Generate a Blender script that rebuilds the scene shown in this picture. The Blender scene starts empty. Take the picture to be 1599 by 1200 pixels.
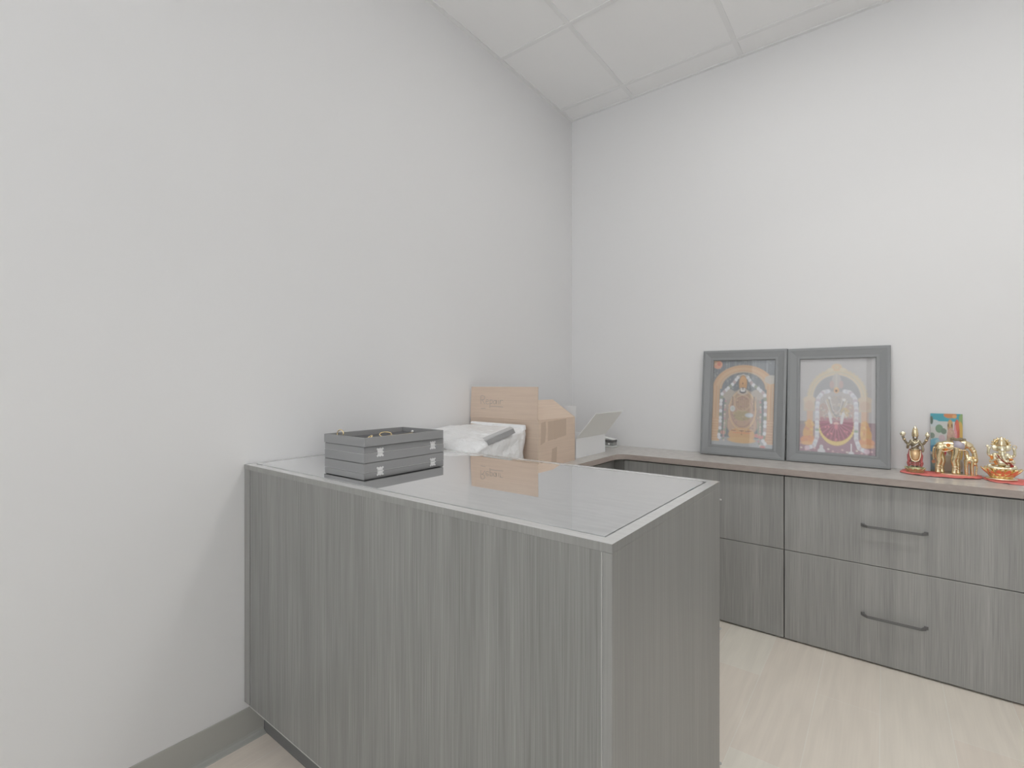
import bpy, bmesh, math, random
import numpy as np
from mathutils import Vector, Matrix, noise
random.seed(7)
S = bpy.context.scene
COL = S.collection
PI = math.pi

# ------------------------------------------------------------------ camera
cam = bpy.data.cameras.new('camera')
cam.sensor_fit = 'HORIZONTAL'; cam.sensor_width = 36.0
cam.lens = 36.0 * 756.7 / 1599.0
cam.shift_y = 0.0009
cam.clip_start = 0.02
co = bpy.data.objects.new('camera', cam); COL.objects.link(co)
co.location = (1.644, -2.796, 1.153)
co.rotation_euler = (PI/2, 0, math.atan(580.5/756.7))
S.camera = co

# ------------------------------------------------------------------ world, light, exposure
S.view_settings.view_transform = 'Standard'
S.view_settings.look = 'None'
S.view_settings.gamma = 1.0
S.view_settings.exposure = 0.20
W = bpy.data.worlds.new('sky'); S.world = W; W.use_nodes = True
W.node_tree.nodes['Background'].inputs[0].default_value = (0.97, 0.985, 1.0, 1)
W.node_tree.nodes['Background'].inputs[1].default_value = 2.1
FILL_PANEL_E = 4.8        # emission of the added fill panels in the unseen ceiling
SPOT_W = 3.0         # watts of the recessed downlight over the counters
WALL_A = 0.83        # wall albedo

RX, FY, H = 3.0, -4.6, 2.9   # right wall, near wall, ceiling height

# ------------------------------------------------------------------ materials
def lin(c):
    return tuple((x/255/12.92 if x/255 <= .04045 else ((x/255+.055)/1.055)**2.4) for x in c)
def mat(name, col, rough=.6, metal=0., spec=.5, coat=0., coat_rough=.05):
    m = bpy.data.materials.new(name); m.use_nodes = True
    b = m.node_tree.nodes['Principled BSDF']
    b.inputs['Base Color'].default_value = (*col[:3], 1)
    b.inputs['Roughness'].default_value = rough
    b.inputs['Metallic'].default_value = metal
    b.inputs['Specular IOR Level'].default_value = spec
    b.inputs['Coat Weight'].default_value = coat
    b.inputs['Coat Roughness'].default_value = coat_rough
    return m
def nodes(m):
    nt = m.node_tree; return nt, nt.nodes['Principled BSDF']
def N(nt, t, **kw):
    n = nt.nodes.new(t)
    for k, v in kw.items(): setattr(n, k, v)
    return n
def add_bump(m, scale=(60,60,60), strength=.1, dist=.002, detail=4):
    nt, b = nodes(m)
    tc = N(nt, 'ShaderNodeTexCoord'); mp = N(nt, 'ShaderNodeMapping'); mp.inputs['Scale'].default_value = scale
    nz = N(nt, 'ShaderNodeTexNoise'); nz.inputs['Scale'].default_value = 1; nz.inputs['Detail'].default_value = detail
    bp = N(nt, 'ShaderNodeBump'); bp.inputs['Strength'].default_value = strength; bp.inputs['Distance'].default_value = dist
    nt.links.new(tc.outputs['Object'], mp.inputs[0]); nt.links.new(mp.outputs[0], nz.inputs['Vector'])
    nt.links.new(nz.outputs['Fac'], bp.inputs['Height']); nt.links.new(bp.outputs[0], b.inputs['Normal'])
    return m
def noise_color(m, c1, c2, scale, lo=.3, hi=.7, detail=4, second=None):
    """two-tone noise grain, stretched by scale; optional second layer (scale, amount)"""
    nt, b = nodes(m)
    tc = N(nt, 'ShaderNodeTexCoord'); mp = N(nt, 'ShaderNodeMapping'); mp.inputs['Scale'].default_value = scale
    nz = N(nt, 'ShaderNodeTexNoise'); nz.inputs['Scale'].default_value = 1; nz.inputs['Detail'].default_value = detail
    nt.links.new(tc.outputs['Object'], mp.inputs[0]); nt.links.new(mp.outputs[0], nz.inputs['Vector'])
    rp = N(nt, 'ShaderNodeValToRGB'); rp.color_ramp.elements[0].position = lo; rp.color_ramp.elements[1].position = hi
    rp.color_ramp.elements[0].color = (*c1, 1); rp.color_ramp.elements[1].color = (*c2, 1)
    nt.links.new(nz.outputs['Fac'], rp.inputs[0])
    out = rp.outputs[0]
    if second:
        sc, amt = second
        m2 = N(nt, 'ShaderNodeMapping'); m2.inputs['Scale'].default_value = sc
        n2 = N(nt, 'ShaderNodeTexNoise'); n2.inputs['Scale'].default_value = 1; n2.inputs['Detail'].default_value = 3
        nt.links.new(tc.outputs['Object'], m2.inputs[0]); nt.links.new(m2.outputs[0], n2.inputs['Vector'])
        mr = N(nt, 'ShaderNodeMapRange'); mr.inputs['From Min'].default_value = .3; mr.inputs['From Max'].default_value = .7
        mr.inputs['To Min'].default_value = 1-amt; mr.inputs['To Max'].default_value = 1+amt
        nt.links.new(n2.outputs['Fac'], mr.inputs['Value'])
        mx = N(nt, 'ShaderNodeVectorMath', operation='SCALE')
        nt.links.new(out, mx.inputs[0]); nt.links.new(mr.outputs[0], mx.inputs['Scale'])
        out = mx.outputs[0]
    nt.links.new(out, b.inputs['Base Color'])
    return m
def glass_mat(name, ior=1.5, gain=1.0, tint=(1,1,1)):
    m = bpy.data.materials.new(name); m.use_nodes = True; nt = m.node_tree; nt.nodes.clear()
    o = N(nt, 'ShaderNodeOutputMaterial'); mx = N(nt, 'ShaderNodeMixShader'); tr = N(nt, 'ShaderNodeBsdfTransparent')
    gl = N(nt, 'ShaderNodeBsdfGlossy'); gl.inputs['Roughness'].default_value = 0.0; gl.inputs['Color'].default_value = (.97,.97,.97,1)
    tr.inputs[0].default_value = (*tint, 1)
    fr = N(nt, 'ShaderNodeFresnel'); fr.inputs['IOR'].default_value = ior
    ml = N(nt, 'ShaderNodeMath', operation='MULTIPLY'); ml.inputs[1].default_value = gain; ml.use_clamp = True
    ge = N(nt, 'ShaderNodeNewGeometry'); nb = N(nt, 'ShaderNodeMath', operation='SUBTRACT'); nb.inputs[0].default_value = 1
    m3 = N(nt, 'ShaderNodeMath', operation='MULTIPLY')     # reflection counted once, on the outer faces
    nt.links.new(ge.outputs['Backfacing'], nb.inputs[1]); nt.links.new(fr.outputs[0], ml.inputs[0])
    nt.links.new(ml.outputs[0], m3.inputs[0]); nt.links.new(nb.outputs[0], m3.inputs[1]); nt.links.new(m3.outputs[0], mx.inputs[0])
    nt.links.new(tr.outputs[0], mx.inputs[1]); nt.links.new(gl.outputs[0], mx.inputs[2]); nt.links.new(mx.outputs[0], o.inputs[0])
    return m
def emit_mat(name, col, e):
    m = bpy.data.materials.new(name); m.use_nodes = True; nt = m.node_tree; nt.nodes.clear()
    o = N(nt, 'ShaderNodeOutputMaterial'); em = N(nt, 'ShaderNodeEmission')
    em.inputs[0].default_value = (*col, 1); em.inputs[1].default_value = e
    nt.links.new(em.outputs[0], o.inputs[0]); return m

M = {}
M['wall'] = add_bump(mat('painted_wall', (WALL_A, WALL_A, WALL_A*1.003), .6, spec=.3), (220,220,220), .06, .0006)
M['ceil'] = add_bump(mat('ceiling_tile', (.95,.95,.95), .9, spec=.1), (300,300,300), .15, .001)
M['grid'] = mat('ceiling_grid', (.88,.88,.88), .6)
M['base'] = mat('vinyl_base', (.46,.46,.43), .45)
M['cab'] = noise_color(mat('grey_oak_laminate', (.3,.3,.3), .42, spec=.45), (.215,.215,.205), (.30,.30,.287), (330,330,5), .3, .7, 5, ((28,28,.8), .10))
M['drawer'] = noise_color(mat('grey_oak_laminate_lightened', (.3,.3,.3), .42, spec=.45), (.31,.31,.30), (.43,.43,.415), (330,330,5), .3, .7, 5, ((28,28,.8), .10))  # island laminate again, colour lightened where less light reaches the drawers
M['cabs'] = noise_color(mat('grey_oak_laminate_smooth', (.3,.3,.3), .42, spec=.45), (.27,.27,.258), (.325,.325,.31), (260,260,4), .3, .7, 5, ((20,20,.8), .06))
M['top'] = noise_color(mat('grey_laminate_top', (.4,.4,.4), .25, spec=.8, coat=1.0, coat_rough=.15), (.60,.60,.59), (.68,.68,.665), (6,260,200), .3, .7, 4)
M['kick'] = mat('dark_plinth', (.17,.17,.17), .6)
M['gap'] = mat('dark_gap', (.05,.05,.05), .8)
M['edgeband'] = mat('pale_edge_banding', (.55,.55,.53), .4)
M['counter'] = noise_color(mat('taupe_counter', (.25,.23,.21), .27, spec=.5), (.54,.515,.485), (.62,.59,.555), (30,30,30), .3, .7, 5)
M['cedge'] = noise_color(mat('taupe_counter_edge', (.24,.2,.18), .4), (.40,.34,.31), (.45,.395,.36), (30,30,60), .3, .7, 4)
M['black'] = mat('black_metal', (.17,.17,.17), .45, spec=.4)
M['pane'] = glass_mat('glass_top', 2.3, 2.4)
M['fglass'] = glass_mat('picture_glass', 1.45, 1.0)
M['darktop'] = noise_color(mat('dark_panel_under_glass', (.1,.1,.1), .5), (.48,.51,.51), (.78,.80,.80), (14,60,30), .35, .7, 5)
M['leather'] = add_bump(mat('black_leatherette', (.33,.33,.33), .5, spec=.4), (500,500,500), .25, .0006)
M['velvet'] = mat('dark_velvet', (.16,.16,.165), .9, spec=.1)
M['hinge'] = mat('silver_hinge', (.85,.85,.85), .35, .3)
M['gold'] = add_bump(mat('gold_metal', (.88,.74,.48), .2, 1.0), (260,260,260), .35, .0012)
M['gold_j'] = mat('jewellery_gold', (.95,.76,.42), .25, .7)
M['pearl'] = mat('pearl_white', (.85,.85,.85), .3)
M['card'] = noise_color(mat('kraft_cardboard', (.5,.4,.3), .75, spec=.2), (.70,.56,.455), (.76,.615,.50), (4,4,140), .3, .7, 3)
M['tape'] = mat('packing_tape', (.64,.505,.40), .22)
M['ink'] = mat('faint_marker_ink', (.47,.41,.37), .7)
M['whitecard'] = mat('white_cardboard', (.90,.91,.92), .6, spec=.3)
M['greycard'] = mat('grey_inner_card', (.93,.94,.92), .5)
M['bag'] = add_bump(mat('white_poly', (.93,.935,.94), .3, spec=.5), (34,52,34), .8, .012, 6)
M['strip'] = mat('grey_strip', (.30,.30,.30), .4)
M['strip2'] = mat('light_grey_strip', (.52,.52,.52), .4)
M['frame'] = mat('charcoal_frame', (.28,.29,.295), .35, spec=.5)
M['backer'] = mat('frame_backing', (.2,.17,.14), .8)
M['cloth'] = add_bump(mat('pink_red_cloth', lin((238,138,132)), .8, spec=.2), (200,200,200), .4, .001)
M['oak'] = None

def floor_mat():
    m = mat('light_oak_planks', (.7,.66,.6), .38, spec=.4); nt, b = nodes(m)
    tc = N(nt, 'ShaderNodeTexCoord'); mp = N(nt, 'ShaderNodeMapping')
    mp.inputs['Rotation'].default_value = (0, 0, PI/2)      # planks run along y
    mp.inputs['Location'].default_value = (.15, 1.209-.1895*6+.0, 0)
    br = N(nt, 'ShaderNodeTexBrick'); br.offset = .37; br.squash = 1
    br.inputs['Scale'].default_value = 1; br.inputs['Brick Width'].default_value = 1.3; br.inputs['Row Height'].default_value = .1895
    br.inputs['Mortar Size'].default_value = .0009; br.inputs['Mortar Smooth'].default_value = .3; br.inputs['Bias'].default_value = 0
    br.inputs['Color1'].default_value = (.87,.78,.685,1); br.inputs['Color2'].default_value = (.90,.865,.77,1)
    br.inputs['Mortar'].default_value = (.94,.91,.83,1)
    nt.links.new(tc.outputs['Object'], mp.inputs[0]); nt.links.new(mp.outputs[0], br.inputs['Vector'])
    # grain: stretched noise warped into cathedral figures
    mg = N(nt, 'ShaderNodeMapping'); mg.inputs['Scale'].default_value = (7, .9, 1)
    ng = N(nt, 'ShaderNodeTexNoise'); ng.inputs['Scale'].default_value = 1.2; ng.inputs['Detail'].default_value = 2
    wv = N(nt, 'ShaderNodeMath', operation='MULTIPLY'); wv.inputs[1].default_value = 34
    sn = N(nt, 'ShaderNodeMath', operation='SINE')
    nt.links.new(tc.outputs['Object'], mg.inputs[0]); nt.links.new(mg.outputs[0], ng.inputs['Vector'])
    nt.links.new(ng.outputs['Fac'], wv.inputs[0]); nt.links.new(wv.outputs[0], sn.inputs[0])
    m2 = N(nt, 'ShaderNodeMapping'); m2.inputs['Scale'].default_value = (160, 5, 1)
    n2 = N(nt, 'ShaderNodeTexNoise'); n2.inputs['Scale'].default_value = 1; n2.inputs['Detail'].default_value = 4
    nt.links.new(tc.outputs['Object'], m2.inputs[0]); nt.links.new(m2.outputs[0], n2.inputs['Vector'])
    a = N(nt, 'ShaderNodeMath', operation='MULTIPLY_ADD'); a.inputs[1].default_value = .022; a.inputs[2].default_value = .955
    nt.links.new(sn.outputs[0], a.inputs[0])
    c = N(nt, 'ShaderNodeMath', operation='MULTIPLY_ADD'); c.inputs[1].default_value = .09
    nt.links.new(n2.outputs['Fac'], c.inputs[0]); nt.links.new(a.outputs[0], c.inputs[2])
    vm = N(nt, 'ShaderNodeVectorMath', operation='SCALE')
    nt.links.new(br.outputs['Color'], vm.inputs[0]); nt.links.new(c.outputs[0], vm.inputs['Scale'])
    nt.links.new(vm.outputs[0], b.inputs['Base Color'])
    return m
M['oak'] = floor_mat()

# ------------------------------------------------------------------ helpers
def obj(name, bm, m, parent=None, smooth=False, loc=None, rot=None):
    me = bpy.data.meshes.new(name)
    bmesh.ops.recalc_face_normals(bm, faces=bm.faces)
    bm.to_mesh(me); bm.free()
    for x in (m if isinstance(m, (list, tuple)) else [m]): me.materials.append(x)
    if smooth:
        for p in me.polygons: p.use_smooth = True
    o = bpy.data.objects.new(name, me); COL.objects.link(o)
    if parent: o.parent = parent
    if loc: o.location = loc
    if rot: o.rotation_euler = rot
    return o
def thing(name, label, cat, loc=(0,0,0), rot=(0,0,0), group=None):
    o = bpy.data.objects.new(name, None); COL.objects.link(o)
    o.empty_display_size = .05
    o.location = loc; o.rotation_euler = rot; o['label'] = label; o['category'] = cat
    if group: o['group'] = group
    return o
def tag(o, label, cat, group=None):
    o['label'] = label; o['category'] = cat
    if group: o['group'] = group
    return o
def struct(name, bm, m, parent=None):
    o = obj(name, bm, m, parent)
    if parent is None: o['kind'] = 'structure'
    return o
def box(bm, x0, x1, y0, y1, z0, z1, bev=0, mi=0):
    n0 = len(bm.verts)
    v = [bm.verts.new((x, y, z)) for x in (x0, x1) for y in (y0, y1) for z in (z0, z1)]
    fs = [bm.faces.new([v[i] for i in q]) for q in ((0,1,3,2),(4,6,7,5),(0,4,5,1),(2,3,7,6),(0,2,6,4),(1,5,7,3))]
    for f in fs: f.material_index = mi
    if bev:
        es = set(e for f in fs for e in f.edges)
        bmesh.ops.bevel(bm, geom=list(es), offset=bev, segments=2, affect='EDGES', profile=.5)
    return bm
def bx(*a, **k): return box(bmesh.new(), *a, **k)
def prism(bm, pts, z0, z1):
    a = [bm.verts.new((x, y, z0)) for x, y in pts]; b = [bm.verts.new((x, y, z1)) for x, y in pts]
    n = len(pts)
    bm.faces.new(a[::-1]); bm.faces.new(b)
    for i in range(n): bm.faces.new((a[i], a[(i+1)%n], b[(i+1)%n], b[i]))
    return bm
def poly_slab(bm, pts, off):
    """polygon of 3D points, thickened by vector off"""
    off = Vector(off); a = [bm.verts.new(p) for p in pts]; b = [bm.verts.new(Vector(p)+off) for p in pts]; n = len(pts)
    bm.faces.new(a[::-1]); bm.faces.new(b)
    for i in range(n): bm.faces.new((a[i], a[(i+1)%n], b[(i+1)%n], b[i]))
    return bm
def ell(bm, c, r, rot=None, seg=20, rings=12):
    mx = Matrix.Translation(c) @ (rot.to_4x4() if rot else Matrix.Identity(4)) @ Matrix.Diagonal((*r, 1))
    bmesh.ops.create_uvsphere(bm, u_segments=seg, v_segments=rings, radius=1, matrix=mx); return bm
def tube(bm, pts, rad, seg=10, closed=False, flat=1.0, up=None):
    pts = [Vector(p) for p in pts]; n = len(pts)
    if not isinstance(rad, (list, tuple)): rad = [rad]*n
    rings = []
    for i, p in enumerate(pts):
        if closed: t = (pts[(i+1)%n]-pts[i-1])
        else: t = pts[min(i+1, n-1)]-pts[max(i-1, 0)]
        t.normalize()
        u = Vector(up) if up else (Vector((0,0,1)) if abs(t.z) < .9 else Vector((0,1,0)))
        s = t.cross(u).normalized(); w = s.cross(t).normalized()
        rings.append([bm.verts.new(p + s*rad[i]*math.cos(2*PI*k/seg) + w*rad[i]*flat*math.sin(2*PI*k/seg)) for k in range(seg)])
    m = n if closed else n-1
    for i in range(m):
        a, b = rings[i], rings[(i+1)%n]
        for k in range(seg): bm.faces.new((a[k], a[(k+1)%seg], b[(k+1)%seg], b[k]))
    if not closed: bm.faces.new(rings[0][::-1]); bm.faces.new(rings[-1])
    return bm
def smoothpts(pts, k=6):
    P = [Vector(p) for p in pts]; out = []
    for i in range(len(P)-1):
        p0, p1, p2, p3 = P[max(i-1,0)], P[i], P[i+1], P[min(i+2,len(P)-1)]
        for j in range(k):
            t = j/k
            out.append(.5*((2*p1)+(-p0+p2)*t+(2*p0-5*p1+4*p2-p3)*t*t+(-p0+3*p1-3*p2+p3)*t**3))
    out.append(P[-1]); return out
def lathe(bm, prof, c=(0,0,0), seg=28, fl=None, sy=1.0):
    """prof (r,z); fl(k_angle, r, z) -> r"""
    rings = []
    for r, z in prof:
        ring = []
        for k in range(seg):
            a = 2*PI*k/seg; rr = fl(a, r, z) if fl else r
            ring.append(bm.verts.new((c[0]+rr*math.cos(a), c[1]+rr*sy*math.sin(a), c[2]+z)))
        rings.append(ring)
    for a, b in zip(rings, rings[1:]):
        for k in range(seg): bm.faces.new((a[k], a[(k+1)%seg], b[(k+1)%seg], b[k]))
    bm.faces.new(rings[0][::-1]); bm.faces.new(rings[-1]); return bm
def fuse(o, voxel=.0012, sm=3):
    r = o.modifiers.new('fuse', 'REMESH'); r.mode = 'VOXEL'; r.voxel_size = voxel; r.use_smooth_shade = True
    s = o.modifiers.new('soften', 'SMOOTH'); s.factor = .5; s.iterations = sm
    return o

# ------------------------------------------------------------------ room shell
T = .12
struct('floor', bx(-T, RX+T, FY-T, T, -.1, 0), M['oak'])
struct('wall_left', bx(-T, 0, FY, 0, 0, H), M['wall'])
struct('wall_back', bx(-T, RX+T, 0, T, 0, H), M['wall'])
struct('wall_right', bx(RX, RX+T, FY, 0, 0, H), M['wall'])
WX0, WX1, WZ0, WZ1 = .12, 2.88, .75, 2.72       # unseen window, added behind the camera to light the room
bm = bmesh.new()
box(bm, -T, WX0, FY-T, FY, 0, H); box(bm, WX1, RX+T, FY-T, FY, 0, H)
box(bm, WX0, WX1, FY-T, FY, 0, WZ0); box(bm, WX0, WX1, FY-T, FY, WZ1, H)
struct('wall_front', bm, M['wall'])
bm = bmesh.new()
for x0, x1, z0, z1 in ((WX0,WX1,WZ0,WZ0+.05),(WX0,WX1,WZ1-.05,WZ1),(WX0,WX0+.05,WZ0+.05,WZ1-.05),(WX1-.05,WX1,WZ0+.05,WZ1-.05),(1.475,1.525,WZ0+.05,WZ1-.05)):
    box(bm, x0, x1, FY-.09, FY-.03, z0, z1)
wf = struct('fill_window', bm, mat('fill_window_frame', (.8,.8,.8), .4))
struct('fill_window_pane', bx(WX0+.05, WX1-.05, FY-.063, FY-.057, WZ0+.05, WZ1-.05), M['fglass'], wf)

# suspended ceiling: tiles above a grid of T-bars
cl = struct('ceiling', bx(-T, RX+T, FY-T, T, H+.0035, H+.1), M['ceil'])
bm = bmesh.new()
gx = [.432+.61*i for i in range(5)]; gy = [-.157-.61*i for i in range(8)]
for x in gx:
    if x < RX: box(bm, x-.012, x+.012, FY, 0, H, H+.005)
for y in gy: box(bm, 0, RX, y-.012, y+.012, H-.0004, H+.005)
struct('ceiling_grid', bm, M['grid'], cl)
bm = bmesh.new()
box(bm, 0, .019, FY, 0, H-.002, H+.0034); box(bm, .019, RX-.019, -.019, 0, H-.002, H+.0034)
box(bm, RX-.019, RX, FY, 0, H-.002, H+.0034); box(bm, .019, RX-.019, FY, FY+.019, H-.002, H+.0034)
struct('wall_angle', bm, M['grid'], cl)

def baseboard(name, p, d, n, L):
    """cove base: profile swept from p along d, n = inward normal"""
    prof = [(0,.102),(.0022,.1015),(.003,.1),(.003,.016),(.005,.009),(.010,.0055),(.022,.0025),(.024,0),(0,0)]
    bm = bmesh.new(); p = Vector(p); d = Vector(d); n = Vector(n)
    a = [bm.verts.new(p+n*u+Vector((0,0,v))) for u, v in prof]
    b = [bm.verts.new(p+d*L+n*u+Vector((0,0,v))) for u, v in prof]
    k = len(prof); bm.faces.new(a); bm.faces.new(b[::-1])
    for i in range(k): bm.faces.new((a[i], b[i], b[(i+1)%k], a[(i+1)%k]))
    return struct(name, bm, M['base'])
baseboard('baseboard_left', (0, -2.018, 0), (0,-1,0), (1,0,0), FY*-1-2.018)
baseboard('baseboard_right', (RX, -.36, 0), (0,-1,0), (-1,0,0), -FY-.36)
baseboard('baseboard_front', (.02, FY, 0), (1,0,0), (0,1,0), RX-.04)

# ------------------------------------------------------------------ lamps
diff = emit_mat('lit_diffuser', (1.0, .99, .975), FILL_PANEL_E)
fr_m = mat('lamp_frame_white', (.8,.8,.8), .4)
def panel(cx, cy, label):  # out-of-view panel, added to brighten the room
    t = thing('fill_panel_light', label, 'ceiling light', (cx, cy, H-.012), group='unseen square panel lights added in the ceiling for fill')
    bm = bmesh.new()
    for x0, x1, y0, y1 in ((-.298,.298,-.298,-.28),(-.298,.298,.28,.298),(-.298,-.28,-.28,.28),(.28,.298,-.28,.28)):
        box(bm, x0, x1, y0, y1, -.004, .0115)
    obj('frame', bm, fr_m, t)
    obj('diffuser', bx(-.28,.28,-.28,.28,-.001,.006), diff, t)
PX = .432+.305+.61*3
panel(PX, -.157-.61*1.5, 'unseen square white panel light added in the ceiling above the back worktop, near the right wall')
panel(PX-1.22, -.157-.61*1.5, 'unseen square white panel light added in the ceiling over the gap behind the glass-topped counter')
DL = (1.957, -1.2)
t = thing('recessed_downlight', 'small round recessed downlight in the ceiling above the grey counters', 'ceiling light', (*DL, H-.001))
bm = bmesh.new()
rings = []
for r, z in ((.06,-.002),(.055,-.006),(.045,-.003),(.043,.0)):
    rings.append([bm.verts.new((r*math.cos(2*PI*k/32), r*math.sin(2*PI*k/32), z)) for k in range(32)])
for a, b in zip(rings, rings[1:]):
    for k in range(32): bm.faces.new((a[k], a[(k+1)%32], b[(k+1)%32], b[k]))
obj('trim_ring', bm, fr_m, t)
bm = lathe(bmesh.new(), [(.043,-.0015),(.043,-.0005)], seg=32)
obj('lens', bm, emit_mat('lit_lens', (1,.98,.95), 4), t)
la = bpy.data.lights.new('downlight_lamp', 'AREA'); la.shape = 'DISK'; la.size = .085; la.energy = SPOT_W; la.color = (1,.98,.95); la.spread = math.radians(120)
lo = bpy.data.objects.new('downlight_lamp', la); COL.objects.link(lo); lo.parent = t; lo.location = (0,0,-.008)

# ------------------------------------------------------------------ island display counter
IX, IY0, IY1, IZ = 1.297, -2.079, -1.434, .896
isl = thing('display_counter', 'free-standing grey wood-grain counter with an inset glass top, in front against the left wall', 'counter', (0,0,0))
bm = bmesh.new()
box(bm, .002, .0395, IY0, IY1+.002, .128, IZ-.0155, .0012)       # wall-side end panel
obj('end_panel', bm, M['cabs'], isl)
obj('end_panel', bx(IX-.0175, IX, IY0, IY1, 0, IZ-.0155, bev=.0012), M['cabs'], isl)
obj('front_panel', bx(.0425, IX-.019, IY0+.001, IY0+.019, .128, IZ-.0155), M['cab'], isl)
obj('edge_banding', bx(.042, IX-.019, IY0, IY0+.02, .1255, .1278), M['edgeband'], isl)
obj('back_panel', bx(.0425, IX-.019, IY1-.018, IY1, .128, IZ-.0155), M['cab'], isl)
obj('bottom_panel', bx(.0425, IX-.019, IY0+.0215, IY1-.019, .1255, .14), M['kick'], isl)
obj('toe_kick', bx(.003, IX-.0185, IY0+.062, IY1-.06, 0, .125), M['kick'], isl)
tp = bmesh.new()                                                # top frame around the glass, with a small reveal
gx0, gx1, gy0, gy1 = .020, 1.272, -2.052, -1.462
z0, z1 = IZ-.015, IZ
for a, b, c, d in ((.002,IX,IY0,gy0),(.002,IX,gy1,IY1),(.002,gx0,gy0,gy1),(gx1,IX,gy0,gy1)):
    box(tp, a, b, c, d, z0, z1)
ct_ = obj('counter_top', tp, [M['top'], M['cabs']], isl)
for p in ct_.data.polygons:
    if abs(p.normal.z) < .5: p.material_index = 1
obj('inlay_channel', bx(gx0+.0003, gx1-.0003, gy0+.0003, gy1-.0003, z0, IZ-.010), M['gap'], isl)
obj('inlay_panel', bx(gx0+.005, gx1-.005, gy0+.005, gy1-.005, IZ-.0099, IZ-.006), M['darktop'], isl)
obj('edge_banding', bx(IX-.0188, IX-.0177, IY0-.0002, IY0+.003, .128, IZ-.016), M['edgeband'], isl)
obj('glass_pane', bx(gx0+.004, gx1-.004, gy0+.004, gy1-.004, IZ-.0055, IZ+.0005, bev=.0008), M['pane'], isl)
for z in (.845, .50, .14):
    obj('shelf_pin', lathe(bmesh.new(), [(.004,0),(.004,.003)], seg=12), M['edgeband'], isl, loc=(IX, IY1+.0035, z), rot=(0,0,0))

# ------------------------------------------------------------------ L-shaped worktop and cabinets along the back
CT, CB, CF, CL = .776, .749, -.332, .493
pts = [(0.001,-1.425),(CL,-1.425)]
r = .06
for k in range(9):
    a = PI - k*PI/2/8
    pts.append((CL+r+r*math.cos(a), CF-r+r*math.sin(a)))
pts += [(RX-.002, CF), (RX-.002,-.001), (.001,-.001)]
wt = obj('worktop', prism(bmesh.new(), pts, CB, CT), M['counter'])
tag(wt, 'long taupe L-shaped worktop along the back and left walls', 'worktop')
wt.data.materials.append(M['cedge'])
for p in wt.data.polygons:
    if abs(p.normal.z) < .5: p.material_index = 1

def handle(parent, x, z):
    bm = bmesh.new(); hw = .101
    def sq(p, a, b):  # rectangle ring: a half-width across z, b half depth
        return p, a, b
    path = [((-hw,0), .0065), ((-hw+.004,-.012), .0055), ((-hw+.016,-.027), .0042), ((hw-.016,-.027), .0042), ((hw-.004,-.012), .0055), ((hw,0), .0065)]
    rings = []
    n = len(path)
    for i, ((px, py), a) in enumerate(path):
        q0 = Vector(path[max(i-1,0)][0]); q1 = Vector(path[min(i+1,n-1)][0]); tdir = (q1-q0).normalized(); nn = Vector((-tdir.y, tdir.x))
        if i in (0, n-1): nn = Vector((1,0)) if i == n-1 else Vector((1,0))
        w = .0042 if i not in (0, n-1) else .0065
        if i == 0: nn = Vector((-1,0))*-1
        rings.append([bm.verts.new((px+nn.x*s*w, py+nn.y*s*w, q*a)) for s, q in ((-1,-1),(1,-1),(1,1),(-1,1))])
    # make ring order consistent: outside first
    for i in range(n-1):
        a, b = rings[i], rings[i+1]
        if i == 0: a = [a[0],a[1],a[2],a[3]]
        for k in range(4):
            try: bm.faces.new((a[k], a[(k+1)%4], b[(k+1)%4], b[k]))
            except ValueError: pass
    bm.faces.new(rings[0][::-1]); bm.faces.new(rings[-1])
    return obj('handle', bm, M['black'], parent, loc=(x, 0, z))
FY0 = -.305
def drawer_unit(x0, x1, label):
    t = thing('drawer_cabinet', label, 'cabinet', (x0, FY0, 0), group='grey two-drawer cabinets under the back worktop')
    w = x1-x0
    obj('body', bx(.0015, w-.0015, .0205, .304, .012, CB-.0005), M['kick'], t)
    obj('plinth', bx(.0015, w-.0015, .016, .304, .0, .0115), M['gap'], t)
    for z0, z1, hz in ((.008, .405, .2005), (.4085, .738, .5705)):
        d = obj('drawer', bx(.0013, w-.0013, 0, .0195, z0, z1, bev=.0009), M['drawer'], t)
        obj('edge_banding', bx(.0015, w-.0015, -.0002, .003, z1-.0015, z1+.0002), M['edgeband'], d)
        handle(d, w/2, hz)
    return t
drawer_unit(.509, 1.2855, 'grey two-drawer cabinet partly hidden behind the glass-topped counter')
drawer_unit(1.2865, 2.064, 'grey two-drawer cabinet with both black bar handles showing, below the statues')
drawer_unit(2.065, 2.8425, 'grey two-drawer cabinet right of the one below the statues')
t = thing('corner_cabinet', 'grey corner cabinet under the left arm of the taupe worktop', 'cabinet', (0,0,0))
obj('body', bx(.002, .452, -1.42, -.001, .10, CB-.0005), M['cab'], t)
obj('toe_kick', bx(.002, .40, -1.40, -.001, 0, .0995), M['kick'], t)
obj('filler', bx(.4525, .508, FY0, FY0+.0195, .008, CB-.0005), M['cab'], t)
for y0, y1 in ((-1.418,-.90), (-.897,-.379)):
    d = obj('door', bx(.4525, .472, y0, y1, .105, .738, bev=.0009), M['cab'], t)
    obj('handle', bx(.4725, .498, y1-.05, y1-.042, .55, .70, bev=.002), M['black'], d)

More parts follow.
